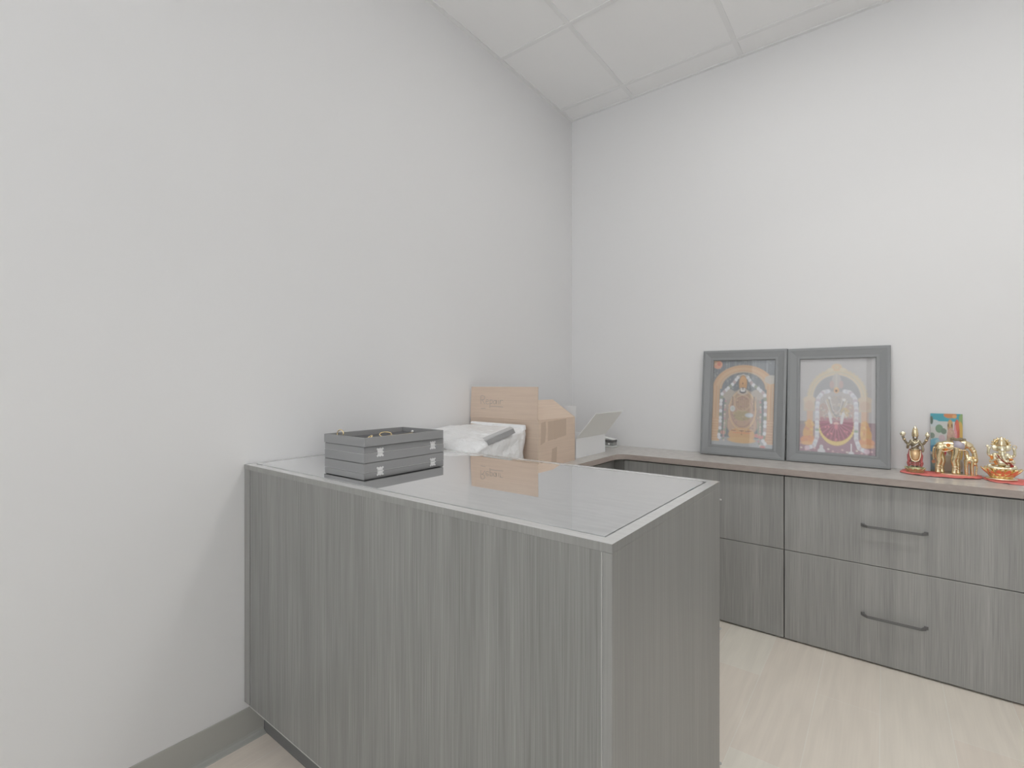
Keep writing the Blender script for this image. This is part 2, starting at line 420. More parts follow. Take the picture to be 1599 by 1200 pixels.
# ------------------------------------------------------------------ printed pictures: painted into a fine grid of the print itself
class Canvas:
    def __init__(s, w, h, bg):
        s.fade = .32; s.w, s.h = w, h; s.a = np.zeros((h, w, 3)) + np.array(lin(bg))  # glare off the glass is mixed into the print colours as pale grey
        ys, xs = np.mgrid[0:h, 0:w]; s.X = (xs+.5)/w; s.Y = (ys+.5)/h; s.ar = h/w
    def put(s, m, c, al=1.0):
        m = np.clip(m, 0, 1)[..., None]*al; s.a = s.a*(1-m) + m*np.array(lin(c))
    def soft(s, d, e=.006): return np.clip(.5 - d/e, 0, 1)
    def ell(s, x, y, rx, ry, c, al=1, e=.01, y0=-9):
        d = (np.sqrt(((s.X-x)/rx)**2+((s.Y-y)/ry)**2)-1)*min(rx, ry); s.put(s.soft(d, e)*(s.Y >= y0), c, al)
    def ring(s, x, y, rx, ry, wd, c, al=1, y1=9, e=.01):
        d = np.abs(np.sqrt(((s.X-x)/rx)**2+((s.Y-y)/ry)**2)-1)*min(rx, ry)-wd/2
        m = s.soft(d, e); m = m*(s.Y < y1); s.put(m, c, al)
    def rect(s, x0, x1, y0, y1, c, al=1):
        m = ((s.X >= x0)&(s.X <= x1)&(s.Y >= y0)&(s.Y <= y1)).astype(float); s.put(m, c, al)
    def line(s, pts, wd, c, al=1, e=.008):
        D = np.full(s.X.shape, 9.)
        for (x0, y0), (x1, y1) in zip(pts, pts[1:]):
            dx, dy = x1-x0, (y1-y0)*s.ar; L = dx*dx+dy*dy+1e-9
            t = np.clip(((s.X-x0)*dx+(s.Y-y0)*s.ar*dy)/L, 0, 1)
            D = np.minimum(D, np.hypot(s.X-x0-t*dx, (s.Y-y0)*s.ar-t*dy))
        s.put(s.soft(D-wd/2, e), c, al)
    def beads(s, pts, n, r, cols, al=1):
        P = [Vector((x, y)) for x, y in pts]; seg = [(b-a).length for a, b in zip(P, P[1:])]; L = sum(seg)
        for i in range(n):
            d = L*(i+.5)/n
            for a, b, l in zip(P, P[1:], seg):
                if d <= l: q = a+(b-a)*(d/l); break
                d -= l
            s.ell(q.x, q.y, r, r/s.ar*1.15, cols[i % len(cols)], al)
    def mesh(s, name, w, h, parent, loc, m):
        W_, H_ = s.w, s.h
        vs = [((i/(W_-1)-.5)*w, 0, (1-j/(H_-1))*h) for j in range(H_) for i in range(W_)]
        fs = [(j*W_+i, (j+1)*W_+i, (j+1)*W_+i+1, j*W_+i+1) for j in range(H_-1) for i in range(W_-1)]
        n = len(vs)   # give the sheet a thickness: back face and rim
        vs += [(-w/2,.0008,0),(w/2,.0008,0),(w/2,.0008,h),(-w/2,.0008,h)]
        fs += [(n, n+1, n+2, n+3)]
        me = bpy.data.meshes.new(name); me.from_pydata(vs, [], fs); me.materials.append(m)
        at = me.color_attributes.new('print', 'FLOAT_COLOR', 'POINT')
        col = np.ones((len(vs), 4), dtype=np.float32); col[:n, :3] = s.a.reshape(-1, 3)*(1-s.fade)+.52*s.fade; col[n:, :3] = .6
        at.data.foreach_set('color', col.ravel())
        o = bpy.data.objects.new(name, me); COL.objects.link(o); o.parent = parent; o.location = loc
        return o
def print_mat(name, rough=.6):
    m = mat(name, (1,1,1), rough, spec=.3); nt, b = nodes(m)
    a = N(nt, 'ShaderNodeAttribute'); a.attribute_name = 'print'
    nt.links.new(a.outputs['Color'], b.inputs['Base Color']); return m
M['print'] = print_mat('printed_paper')
M['print2'] = print_mat('glossy_card', .35)
rng = random.Random(3)

def paint_left():
    c = Canvas(120, 176, (118,126,134))
    for i in range(46):                                   # vertical streaks of the hanging backdrop
        x = rng.random(); c.line([(x, 0), (x+rng.uniform(-.01,.01), rng.uniform(.18,.42))], .012, rng.choice([(165,172,178),(105,112,120),(150,158,162)]), .55)
    for i in range(60): c.ell(rng.random(), rng.uniform(0,.4), .012, .01, (178,182,182), .5)
    c.rect(0, 1, .93, 1, (176,180,184)); c.ell(.5,.97,.8,.08,(182,186,190),.8)
    gold, gold2, pale = (214,172,128), (224,192,152), (206,194,172)
    c.ring(.5,.34,.42,.235,.085,gold,1,.34); c.ring(.5,.34,.42,.235,.03,gold2,.7,.34); c.ring(.5,.34,.37,.20,.012,pale,.8,.34)
    c.rect(.015,.125,.30,.68,gold); c.rect(.03,.05,.30,.68,gold2); c.rect(.09,.10,.30,.68,pale)
    c.rect(.865,.985,.30,.68,gold); c.rect(.90,.92,.30,.68,gold2); c.rect(.95,.96,.30,.68,pale)
    c.rect(0,.14,.68,.95,(216,174,130)); c.rect(.84,1,.68,.95,(214,172,138))
    for k in range(9): c.rect(0,.14,.70+k*.03,.708+k*.03,(226,196,156),.7); c.rect(.84,1,.70+k*.03,.708+k*.03,(228,198,164),.7)
    c.ell(.93,.23,.10,.05,(200,196,188),.9); c.ell(.08,.055,.075,.05,(226,160,126)); c.ell(.1,.05,.03,.02,(214,120,96)); c.ell(.03,.03,.03,.03,(230,190,150))
    # figure silhouette
    c.ell(.5,.62,.30,.28,(170,152,140)); c.ell(.5,.50,.28,.15,(176,166,156)); c.ell(.27,.40,.11,.06,(186,178,166)); c.ell(.74,.40,.11,.06,(190,182,172))
    c.ell(.5,.60,.22,.22,(196,164,140)); c.rect(.40,.60,.40,.58,(192,160,134)); c.ell(.5,.74,.23,.16,(204,172,148)); c.ell(.5,.86,.21,.08,(222,176,120))
    c.ell(.5,.92,.22,.035,(226,186,128)); c.ell(.5,.64,.14,.06,(178,168,122),.8)
    for k in range(90):
        a = rng.uniform(0,2*PI); q = math.sqrt(rng.random()); c.ell(.5+.25*q*math.cos(a), .62+.24*q*math.sin(a), .012, .008, rng.choice([(222,196,160),(158,120,112),(206,178,150),(190,150,150),(196,186,130)]), .7)
    for k in range(-3,4): c.line([(.5+k*.035,.42),(.5+k*.03,.58)], .008, (170,140,118), .6)
    c.ring(.5,.58,.21,.22,.018,(226,196,150),.8); c.ring(.5,.60,.17,.17,.012,(176,132,120),.7); c.ring(.5,.5,.12,.09,.014,(214,190,160),.7)
    for x in (.34,.68): c.line([(x,.43),(x,.58)], .022, (150,126,104), .8); c.line([(x+.03,.43),(x+.03,.56)], .010, (214,180,140), .8)
    c.ell(.345,.565,.042,.034,(214,214,214)); c.ell(.345,.565,.02,.016,(196,206,196)); c.ell(.61,.635,.065,.026,(206,214,222)); c.ell(.61,.635,.03,.012,(226,230,236))
    for x in (.37,.5,.62): c.line([(x-.03,.815),(x+.03,.815)], .014, (150,70,60), .8)
    c.line([(.5,.81),(.5,.86)], .012, (150,110,60)); c.rect(.36,.64,.83,.845,(230,160,110),.8)
    # crown, face mark
    c.ell(.5,.275,.062,.095,(210,160,104)); c.ell(.5,.24,.05,.05,(222,172,112)); c.ring(.5,.275,.062,.095,.01,(186,146,104)); c.ell(.495,.275,.012,.012,(150,100,50))
    c.ell(.5,.355,.058,.035,(92,94,100)); c.line([(.475,.335),(.48,.36),(.52,.36),(.525,.335)], .026, (240,240,240)); c.ring(.5,.37,.07,.03,.012,(214,208,196),.8)
    # garlands
    W_, P_, G_ = (232,234,238), (200,150,160), (150,160,140)
    Lg = [(.43,.19),(.34,.28),(.24,.345),(.165,.40),(.15,.50),(.15,.80),(.13,.90),(.16,.915)]
    Rg = [(.56,.19),(.64,.28),(.74,.33),(.84,.40),(.855,.50),(.855,.82),(.83,.91),(.88,.955)]
    for g in (Lg, Rg):
        c.line(g, .045, (186,186,188)); c.beads(g, 22, .026, [W_, W_, (196,178,180), W_, G_])
        g2 = [(.5+(x-.5)*.80, .06+y*.96) for x, y in g[3:]]
        c.beads(g2, 20, .016, [(190,180,170), P_, G_, (214,204,196)])
    c.line([(.43,.19),(.5,.17),(.56,.19)], .02, (200,196,190))
    for x, y in ((.20,.845),(.80,.87),(.83,.985),(.74,.86)): c.ell(x,y,.04,.022,(214,140,140))
    for s_ in (-1,1): 
        for k in range(3): c.line([(.5+s_*(.25+k*.03),.70),(.5+s_*(.26+k*.025),.86)], .012, [(186,196,150),(214,200,180),(130,140,110)][k], .8)
    return c
def paint_right():
    c = Canvas(120, 176, (192,190,192))
    c.ell(.5,.1,.7,.3,(198,197,198),.6)
    c.rect(0,1,.67,1,(152,118,128)); c.rect(0,.2,.67,.8,(150,138,140)); c.ell(.15,.82,.3,.12,(160,132,138),.7)
    c.rect(0,1,.84,1,(162,116,136),.8)
    pale, pale2 = (212,204,186), (222,212,190)
    c.ell(.5,.42,.30,.235,(168,170,174)); c.ring(.5,.42,.345,.27,.06,pale,1,.44); c.ring(.5,.42,.36,.285,.012,(226,206,170),.9,.44); c.ring(.5,.42,.32,.25,.012,(226,208,180),.9,.44)
    for k in range(24):
        a = PI*k/23; c.ell(.5-.375*math.cos(a), .42-.30*math.sin(a), .022, .016, (214,202,180), .8)
    c.ell(.5,.10,.07,.04,(220,202,172)); c.ring(.5,.10,.045,.028,.012,(226,194,160)); c.ell(.42,.125,.04,.02,pale2); c.ell(.58,.125,.04,.02,pale2)
    for s_ in (-1,1):
        x = .5+s_*.355
        c.rect(x-.075,x+.075,.44,.56,(212,198,180)); c.ell(x,.44,.085,.035,(220,204,184)); c.ell(x,.5,.06,.05,(214,186,168),.7)
        c.rect(x-.05+(.02 if s_<0 else -.0),x+.03+(.02 if s_<0 else 0),.56,.72,(216,190,168))
        for k in range(5): c.line([(x-.03+k*.018,.56),(x-.03+k*.018,.76)], .007, (226,168,130), .7)
        c.ell(x+s_*.00,.74,.055,.09,(226,176,104)); c.ell(x+s_*.015,.80,.07,.08,(224,172,96)); c.ell(x+s_*.02,.87,.10,.045,(226,152,92)); c.ell(x+s_*.02,.905,.10,.02,(232,180,120))
        for k in range(14): c.ell(x+rng.uniform(-.06,.07)*1, rng.uniform(.68,.9), .02, .014, rng.choice([(236,200,120),(228,160,90),(216,140,104)]), .7)
    # body
    c.ell(.5,.47,.23,.12,(196,192,192)); c.ell(.5,.56,.21,.16,(194,186,182)); c.ell(.33,.60,.09,.12,(198,176,170)); c.ell(.67,.60,.09,.12,(200,178,172))
    c.rect(.29,.71,.62,.70,(186,120,134),.7)
    for k in range(120):
        a = rng.uniform(0,2*PI); q = math.sqrt(rng.random()); c.ell(.5+.2*q*math.cos(a), .53+.13*q*math.sin(a), .011, .008, rng.choice([(222,218,210),(164,168,172),(206,196,170),(182,176,176)]), .7)
    for k in range(4): c.line([(.42-.02*k,.42+.01*k),(.45,.54+.03*k),(.5,.58+.03*k),(.55,.54+.03*k),(.58+.02*k,.42+.01*k)], .010, [(226,224,222),(150,152,156),(214,204,176),(232,232,232)][k], .8)
    c.ell(.61,.57,.055,.05,(212,192,150)); c.ell(.41,.42,.018,.014,(232,232,232)); c.ell(.60,.44,.02,.015,(234,234,234))
    c.ell(.5,.25,.06,.085,(196,192,190)); c.line([(.5,.17),(.5,.3)], .02, (208,204,196)); c.ell(.44,.28,.03,.04,(200,178,176)); c.ell(.56,.28,.03,.04,(202,180,178))
    c.ell(.5,.34,.034,.03,(232,186,130)); c.ell(.497,.345,.014,.013,(90,60,40)); c.ell(.5,.32,.016,.01,(240,214,170))
    for s_ in (-1,1): c.line([(.5+s_*.09,.58),(.5+s_*.065,.68)], .035, (226,226,226)); c.ell(.5+s_*.03,.685,.04,.014,(232,196,190))
    # pleated skirt
    fan = [(.5+.235*math.cos(a)*r, .655+.285*r*abs(math.sin(a))) for a, r in [(PI*k/24,1) for k in range(25)]]
    c.ell(.5,.665,.245,.25,(232,200,110), y0=.665); c.ell(.5,.665,.235,.205,(156,48,84), y0=.665)
    for k in range(22):
        a = PI*(k+.5)/22; x1, y1 = .5+.22*math.cos(a), .67+.20*math.sin(a); c.line([(.5,.67),(x1,y1)], .008, (206,120,146) if k%2 else (120,34,60), .75)
    for k in range(22):
        a = PI*(k+.5)/22; c.ell(.5+.235*math.cos(a), .668+.228*math.sin(a), .017, .014, (238,214,128), .95)
    c.rect(.29,.71,.63,.672,(178,104,124),.7)
    for k in range(50):
        a = rng.uniform(0,2*PI); q = math.sqrt(rng.random()); c.ell(.5+.19*q*math.cos(a), .60+.06*q*math.sin(a), .011, .008, rng.choice([(226,222,216),(164,160,166),(206,188,176)]), .8)
    for s_ in (-1,1): c.line([(.5+s_*.09,.58),(.5+s_*.065,.68)], .035, (226,226,226))
    c.ell(.5,.685,.035,.014,(232,196,190)); c.ell(.5,.72,.022,.03,(214,120,140))
    for k in range(10): c.ell(rng.uniform(.32,.68), rng.uniform(.70,.86), .012, .009, (222,120,140), .9)
    # garlands
    for s_ in (-1,1):
        g = [(.5+s_*.10,.35),(.5+s_*.17,.36),(.5+s_*.235,.42),(.5+s_*.25,.52),(.5+s_*.25,.84),(.5+s_*.29,.93),(.5+s_*.37,.955)]
        c.line(g, .055, (208,208,214)); c.beads(g, 30, .026, [(232,234,240),(214,216,226),(226,226,230),(206,196,206)])
        c.ell(.5+s_*.38,.955,.035,.025,(222,196,210)); c.ell(.5+s_*.25,.76,.025,.012,(150,176,150))
    for k in range(16): c.ell(.04+.06*k, .955+.02*(k%3)-.0, .014, .008, (232,196,196) if k%2 else (240,232,220), .9)
    c.line([(.31,.99),(.31,.93)], .05, (218,218,222)); c.ell(.31,.98,.05,.03,(222,222,226)); c.line([(.69,.99),(.69,.89)], .014, (240,240,240)); c.ell(.69,.985,.035,.02,(226,226,230))
    return c
def paint_card():
    c = Canvas(90, 96, (206,208,204)); c.fade = .1
    c.rect(0,1,0,.14,(66,166,182)); c.ell(.62,.03,.2,.05,(214,140,84)); c.ell(.75,.05,.07,.03,(226,170,110))
    c.ell(.1,.17,.2,.06,(200,210,212)); c.ell(.28,.26,.12,.07,(122,156,128)); c.ell(.42,.30,.09,.05,(120,140,124)); c.ell(.05,.38,.09,.05,(128,146,132)); c.ell(.04,.12,.05,.07,(90,110,96))
    c.ell(.2,.55,.28,.13,(120,184,206)); c.ell(.12,.6,.16,.06,(76,140,180)); c.ell(.3,.48,.15,.05,(164,206,218)); c.ell(.36,.42,.1,.06,(206,180,190),.8)
    c.rect(0,.4,.70,1,(110,138,142)); c.ell(.12,.72,.08,.05,(180,140,120)); c.ell(.25,.85,.2,.08,(132,158,152)); c.ell(.1,.82,.06,.03,(214,150,110)); c.rect(0,1,.96,1,(130,140,110))
    c.rect(.88,1,.03,.25,(120,170,120)); c.ell(.96,.12,.07,.12,(146,176,110)); c.ell(.92,.45,.11,.32,(214,178,84)); c.ell(.90,.62,.07,.12,(220,190,90))
    c.ell(.82,.32,.085,.22,(206,92,70)); c.ell(.78,.38,.05,.2,(226,150,160)); c.ell(.84,.2,.05,.1,(220,110,80))
    c.ell(.62,.22,.085,.12,(190,152,104)); c.ell(.62,.17,.06,.06,(206,170,110)); c.ell(.64,.38,.12,.14,(206,166,150)); c.ell(.65,.52,.16,.12,(200,182,150)); c.ell(.70,.6,.2,.1,(190,176,140)); c.ell(.56,.2,.02,.03,(120,90,60)); c.ell(.67,.2,.02,.03,(130,96,64))
    c.ell(.45,.55,.05,.08,(206,90,170)); c.ell(.40,.64,.10,.09,(212,60,76)); c.ell(.46,.58,.05,.06,(226,80,110))
    for k in range(60): c.ell(rng.uniform(.45,.85), rng.uniform(.25,.75), .02, .015, rng.choice([(222,196,150),(170,140,110),(214,160,150),(226,214,180)]), .45)
    c.ell(.6,.85,.4,.15,(176,164,138),.8)
    return c

# ------------------------------------------------------------------ the two picture frames leaning on the back wall
def picture_frame(x0, x1, h, canvas, label, yb, tilt, roll=0.):
    w = x1-x0
    t = thing('framed_picture', label, 'framed picture', ((x0+x1)/2, yb, CT+.0005), (-tilt, roll, 0), group='charcoal picture frames leaning on the back wall')
    prof = [(0,0),(0,.019),(.003,.0215),(.012,.022),(.018,.0205),(.040,.0165),(.046,.0175),(.0515,.0175),(.0545,.0145),(.0545,.006),(.050,.006),(.050,0)]
    # mitred sweep of the profile round the four corners; (u from outer edge inwards, v towards the viewer)
    bm = bmesh.new(); rings = []
    for sx, sz in ((-1,0),(1,0),(1,1),(-1,1)):
        ring = []
        for u, v in prof:
            X = sx*(w/2-u); Z = (h-u) if sz else u
            ring.append(bm.verts.new((X, -v, Z)))
        rings.append(ring)
    k = len(prof)
    for i in range(4):
        a, b = rings[i], rings[(i+1)%4]
        for j in range(k): bm.faces.new((a[j], a[(j+1)%k], b[(j+1)%k], b[j]))
    obj('frame_moulding', bm, M['frame'], t)
    iw, ih = w-.1025, h-.1025
    obj('backing_board', bx(-iw/2, iw/2, -.004, -.0005, .0515, h-.0515), M['backer'], t)
    canvas.mesh('print', iw, ih, t, (0, -.0052, .0515), M['print'])
    obj('glass', bx(-iw/2+.001, iw/2-.001, -.0095, -.0075, .0525, h-.0525), M['fglass'], t)
    return t
picture_frame(.8475, 1.2545, .562, paint_left(), 'charcoal picture frame with orange arch and white-garlanded figure, left of its twin', -.0555, .094, math.radians(.6))
picture_frame(1.2612, 1.6695, .557, paint_right(), 'charcoal picture frame whose figure wears a pleated maroon skirt with yellow hem', -.052, .086)

# ------------------------------------------------------------------ jewellery case, tray and jewellery on the glass
t = thing('jewellery_case', 'closed black leatherette case with two silver hinges standing on the glass', 'case', (0,0,0))
cx0, cx1, cy0, cy1, cz = .079, .3065, -1.842, -1.482, IZ+.0008
bd = obj('base', bx(cx0, cx1, cy0, cy1, cz, cz+.0300, bev=.0018), M['leather'], t)
obj('lid', bx(cx0+.0005, cx1-.0005, cy0+.0005, cy1-.0005, cz+.0315, cz+.0535, bev=.0018), M['leather'], t)
obj('edge_strip', bx(cx0+.0012, cx1-.0012, cy0+.0012, cy1-.0012, cz+.0300, cz+.0315), M['strip2'], t)
for y in (-1.7785, -1.5405):
    bm = bmesh.new()
    for s_ in (-1, 1):
        box(bm, 0, .0012, -.0105, .0105, s_*.0075-.0052, s_*.0075+.0052)
        for q in (-.0105, 0, .0105): tube(bm, [(.0, q, s_*.0115), (.0016, q, s_*.0115)], .0036, 10)
        for q in (-.006, .006): tube(bm, [(.001, q, s_*.008), (.0022, q, s_*.008)], .0014, 8)
    tube(bm, [(.002,-.012,0),(.002,.012,0)], .0026, 10)
    obj('hinge', bm, M['hinge'], t, loc=(cx1+.0002, y, cz+.031))
obj('gap_shade', bx(cx0+.003, cx1-.001, cy0+.003, cy1-.003, cz+.0536, cz+.0548), M['gap'], t)  # dark sheet standing in for the shade between case and tray
TZ = cz+.0555
tx0, tx1, ty0, ty1 = .0855, .3185, -1.848, -1.496
t = thing('jewellery_tray', 'open black leatherette tray holding gold jewellery, on top of the hinged case', 'tray', (0,0,0))
bm = bmesh.new(); th = .006; hh = .0295
box(bm, tx0, tx1, ty0, ty0+th, TZ, TZ+hh, .0008); box(bm, tx0, tx1, ty1-th, ty1, TZ, TZ+hh, .0008)
box(bm, tx0, tx0+th, ty0+th, ty1-th, TZ, TZ+hh, .0008); box(bm, tx1-th, tx1, ty0+th, ty1-th, TZ, TZ+hh, .0008)
obj('rim', bm, M['leather'], t)
obj('lining', bx(tx0+th, tx1-th, ty0+th, ty1-th, TZ, TZ+.012), M['velvet'], t)
LZ = TZ+.0125
def bangle(name, c, R, r, rotm, m, label, cat, sq=1.0):
    bm = bmesh.new(); mr = Matrix.Rotation(rotm[0], 3, 'X'); mz = Matrix.Rotation(rotm[1], 3, 'Z')
    pts = [mz @ (mr @ Vector((R*math.cos(a), R*sq*math.sin(a), 0))) + Vector(c) for a in [2*PI*k/28 for k in range(28)]]
    tube(bm, pts, r, 8, closed=True)
    return tag(obj(name, bm, m, smooth=True), label, cat, 'gold jewellery pieces in the open black tray')
bangle('bangle', (.110,-1.800,LZ+.0150), .0135, .0018, (PI/2*.95, .3), M['gold_j'], 'small gold bangle standing at the left end of the black tray', 'bangle')
bangle('bangle', (.240,-1.770,LZ+.0075), .014, .0022, (.62, -.5), M['gold_j'], 'gold bangle at the near corner of the black tray', 'bangle', .7)
bangle('bangle', (.222,-1.690,LZ+.0105), .021, .0018, (.62, .9), M['gold_j'], 'wide thin gold bangle in the middle of the black tray', 'bangle', .6)
bm = tube(bmesh.new(), smoothpts([(.245,-1.735,LZ+.003),(.255,-1.70,LZ+.0085),(.245,-1.665,LZ+.0065),(.262,-1.63,LZ+.009),(.262,-1.60,LZ+.011)]), .002, 8)
tag(obj('gold_chain', bm, M['gold_j'], smooth=True), 'gold chain lying between the wide bangle and the pearl bead', 'chain')
bm = ell(bmesh.new(), (.256,-1.594,LZ+.016), (.0045,.0045,.0045)); 
tag(obj('pearl_bead', bm, M['pearl'], smooth=True), 'pale pearl bead at the end of the gold chain', 'bead')
bm = tube(bmesh.new(), smoothpts([(.268,-1.59,LZ+.0095),(.278,-1.57,LZ+.0055),(.285,-1.545,LZ+.0075),(.292,-1.52,LZ+.012)]), .0028, 8, flat=.5)
tag(obj('silver_chain', bm, M['pearl'], smooth=True), 'pale silver chain at the right end of the black tray', 'chain')
bm = tube(bmesh.new(), smoothpts([(.300,-1.805,LZ+.0065),(.303,-1.78,LZ+.012),(.302,-1.755,LZ+.0125),(.299,-1.73,LZ+.0085)]), .0022, 8)
tag(obj('silver_chain', bm, M['pearl'], smooth=True), 'pale silver chain at the near corner of the black tray beside a gold bangle', 'chain')

# ------------------------------------------------------------------ brown carton
t = thing('cardboard_carton', 'open brown cardboard carton with one long flap standing up', 'carton', (0,0,CT+.0005))
kx0, kx1, ky0, ky1, kh, kt = .010, .4175, -1.003, -.680, .2165, .004
bm = bmesh.new()
box(bm, kx0, kx1, ky0, ky0+kt, 0, kh); box(bm, kx0, kx1, ky1-kt, ky1, 0, kh)
box(bm, kx0, kx0+kt, ky0+kt, ky1-kt, 0, kh); box(bm, kx1-kt, kx1, ky0+kt, ky1-kt, 0, kh)
box(bm, kx0+kt, kx1-kt, ky0+kt, ky1-kt, 0, kt)
obj('body', bm, M['card'], t)
# standing front flap (slightly off vertical), with a crease and the faint marker scribble
fh = .151
bm = poly_slab(bmesh.new(), [(kx0-.004, ky0, kh+.0015), (kx1-.0045, ky0, kh+.0015), (kx1-.006, ky0+.004, kh+fh), (kx0+.001, ky0+.004, kh+fh)], (0, kt, 0))
ff = obj('flap', bm, M['card'], t)
obj('crease', tube(bmesh.new(), [(kx0, ky0-.0002, kh+.001), (kx1-.002, ky0-.0002, kh+.001)], .0016, 8), M['card'], t)
strokes = [  # rough letters read as "Repair", then two underlines
    [(0,0),(0,1.0),(.35,.95),(.42,.75),(.3,.55),(.02,.5)], [(.15,.5),(.45,0)],
    [(.55,.3),(.8,.35),(.75,.55),(.6,.5),(.55,.2),(.7,.02),(.9,.1)],
    [(1.0,.55),(1.0,-.4)], [(1.0,.5),(1.25,.5),(1.25,.15),(1.02,.1)],
    [(1.65,.5),(1.42,.45),(1.4,.12),(1.6,.1),(1.68,.5),(1.7,.05)],
    [(1.88,.5),(1.9,.05)], [(1.88,.72),(1.90,.75)],
    [(2.08,.55),(2.08,.05)], [(2.08,.35),(2.2,.52),(2.38,.5)],
    [(1.1,-.25),(1.6,-.22),(2.4,-.28)], [(0,-.55),(.5,-.5)]]
bm = bmesh.new(); sc = .045
for st in strokes:
    tube(bm, smoothpts([(.075+x*.058, ky0-.0002+.0267*(.068+z*sc*.9), kh+.066+z*sc*.9) for x, z in st], 3), .0012, 5, up=(0,1,0)) if len(st) > 1 else None
obj('handwriting', bm, M['ink'], ff)
# right-hand flap leaning inward and up
bm = poly_slab(bmesh.new(), [(kx1-.0005, ky0+.008, kh+.001), (kx1-.0005, ky1, kh+.001), (.286, ky1+.0, kh+.085), (.286, ky0+.008, kh+.085)], (-.002, 0, -.0035))
obj('flap', bm, M['card'], t)
# rear flap folded out over the back
bm = poly_slab(bmesh.new(), [(kx0+.004, ky1-.004, kh), (kx1-.02, ky1-.004, kh), (kx1-.03, ky1-.05, kh-.06), (kx0+.01, ky1-.05, kh-.06)], (0, 0, -.003))
obj('flap', bm, M['card'], t)
for q in ([(-.985,.105),(-.950,.115),(-.940,.170),(-.946,.210),(-.980,.204)], [(-.925,.118),(-.765,.132),(-.765,.213),(-.925,.207)], [(-.897,.001),(-.853,.001),(-.848,.084),(-.890,.078)]):
    obj('tape', poly_slab(bmesh.new(), [(kx1+.0002, y, z) for y, z in q], (.0004,0,0)), M['tape'], t)
obj('tape', poly_slab(bmesh.new(), [(kx1+.0007, y, z) for y, z in ((-.870,.120),(-.845,.124),(-.845,.205),(-.870,.201))], (.0004,0,0)), M['tape'], t)

# ------------------------------------------------------------------ white folding carton with its lid thrown open
t = thing('white_carton', 'small white carton with grey lid thrown open, between brown carton and corner', 'carton', (0,0,CT+.0005))
wx0, wx1, wy0, wy1, wh, wt_ = .16, .400, -.640, -.313, .103, .0025
bm = bmesh.new()
box(bm, wx0, wx1, wy0, wy0+wt_, 0, wh-.002); box(bm, wx0, wx1, wy1-wt_, wy1, 0, wh-.002)
box(bm, wx1-wt_, wx1, wy0+wt_, wy1-wt_, 0, wh); box(bm, wx0+wt_, wx1-wt_, wy0+wt_, wy1-wt_, 0, wt_)
obj('body', bm, M['whitecard'], t)
obj('back_side', bx(wx0, wx0+wt_, wy0+wt_, wy1-wt_, 0, wh+.012), M['card'], t, )
lid = obj('lid', poly_slab(bmesh.new(), [(wx1, wy0, wh+.0005), (wx1, wy1, wh+.0005), (wx1+.103, wy1+.003, wh+.131), (wx1+.103, wy0+.018, wh+.131)], (.002,0,-.0018)), M['greycard'], t)
obj('side_flap', poly_slab(bmesh.new(), [(wx0+.03, wy0, wh), (wx1-.004, wy0, wh), (wx1+.002, wy0-.006, .268), (wx0+.06, wy0-.006, .268)], (0,.0022,0)), M['whitecard'], t)

# ------------------------------------------------------------------ small black and silver gadget in the corner
t = thing('tape_dispenser', 'small black and grey dispenser in the corner behind the white carton', 'dispenser', (.30,-.098,CT+.0005), (0,0,math.radians(-4)))
obj('clear_base', bx(-.06,.06,-.022,.03,0,.010,bev=.002), mat('clear_acrylic', (.75,.77,.75), .1, spec=.8), t)
obj('body', bx(-.056,.056,-.020,.028,.0105,.030,bev=.002), mat('grey_plastic', (.32,.33,.32), .3), t)
obj('roller', bx(-.058,.058,-.021,.029,.0305,.045,bev=.002), M['black'], t)
bm = poly_slab(bmesh.new(), [(-.06,-.022,.064), (.06,-.022,.0465), (.06,.03,.0465), (-.06,.03,.064)], (0,0,-.001))
obj('top_plate', poly_slab(bm, [(-.06,-.022,.0455), (.06,-.022,.0455), (.06,.03,.0455), (-.06,.03,.0455)], (0,0,.001)), M['greycard'], t)
obj('knob', ell(bmesh.new(), (.03,-.022,.020), (.006,.004,.006)), M['hinge'], t, True)

# ------------------------------------------------------------------ white plastic bag of packed goods
t = thing('plastic_bag', 'plump white plastic bag with a grey strip, against the brown carton', 'bag', (0,0,CT+.0005))
bm = bmesh.new(); nx, ny, nz = 40, 44, 22
bx0, bx1, by0, by1 = .022, .362, -1.415, -1.035
bmesh.ops.create_cube(bm, size=1)
bmesh.ops.subdivide_edges(bm, edges=bm.edges[:], cuts=31, use_grid_fill=True)
for v in bm.verts:
    x, y, z = v.co + Vector((.5,.5,.5))
    Xw = bx0+(bx1-bx0)*x; Yw = by0+(by1-by0)*y
    ztop = .190 - .066*x**1.5*(1-y) - .022*(1-y)**3
    e = min(x, 1-x, y, 1-y)
    rnd = 1-.10*max(0, 1-e/.10)**2
    Zw = z*ztop*rnd
    q = Vector((Xw*9, Yw*9, Zw*9)); w_ = noise.noise(q)*.007 + abs(noise.noise(q*2.3+Vector((3,1,7))))*.010*z
    if z > .05:
        Zw += w_ - .004
        Xw += noise.noise(q*2.4+Vector((9,2,4)))*.012*min(1, z*2)*(1 if 0 < x < 1 or x in (0,) else 1)
        Yw += noise.noise(q*1.9+Vector((1,8,3)))*.008*min(1, z*2)
    Xw = max(.004, min(Xw, bx1+.004)); Yw = min(Yw, -1.012)
    v.co = (Xw, Yw, max(0, Zw))
body = obj('bag_body', bm, M['bag'], t, True)
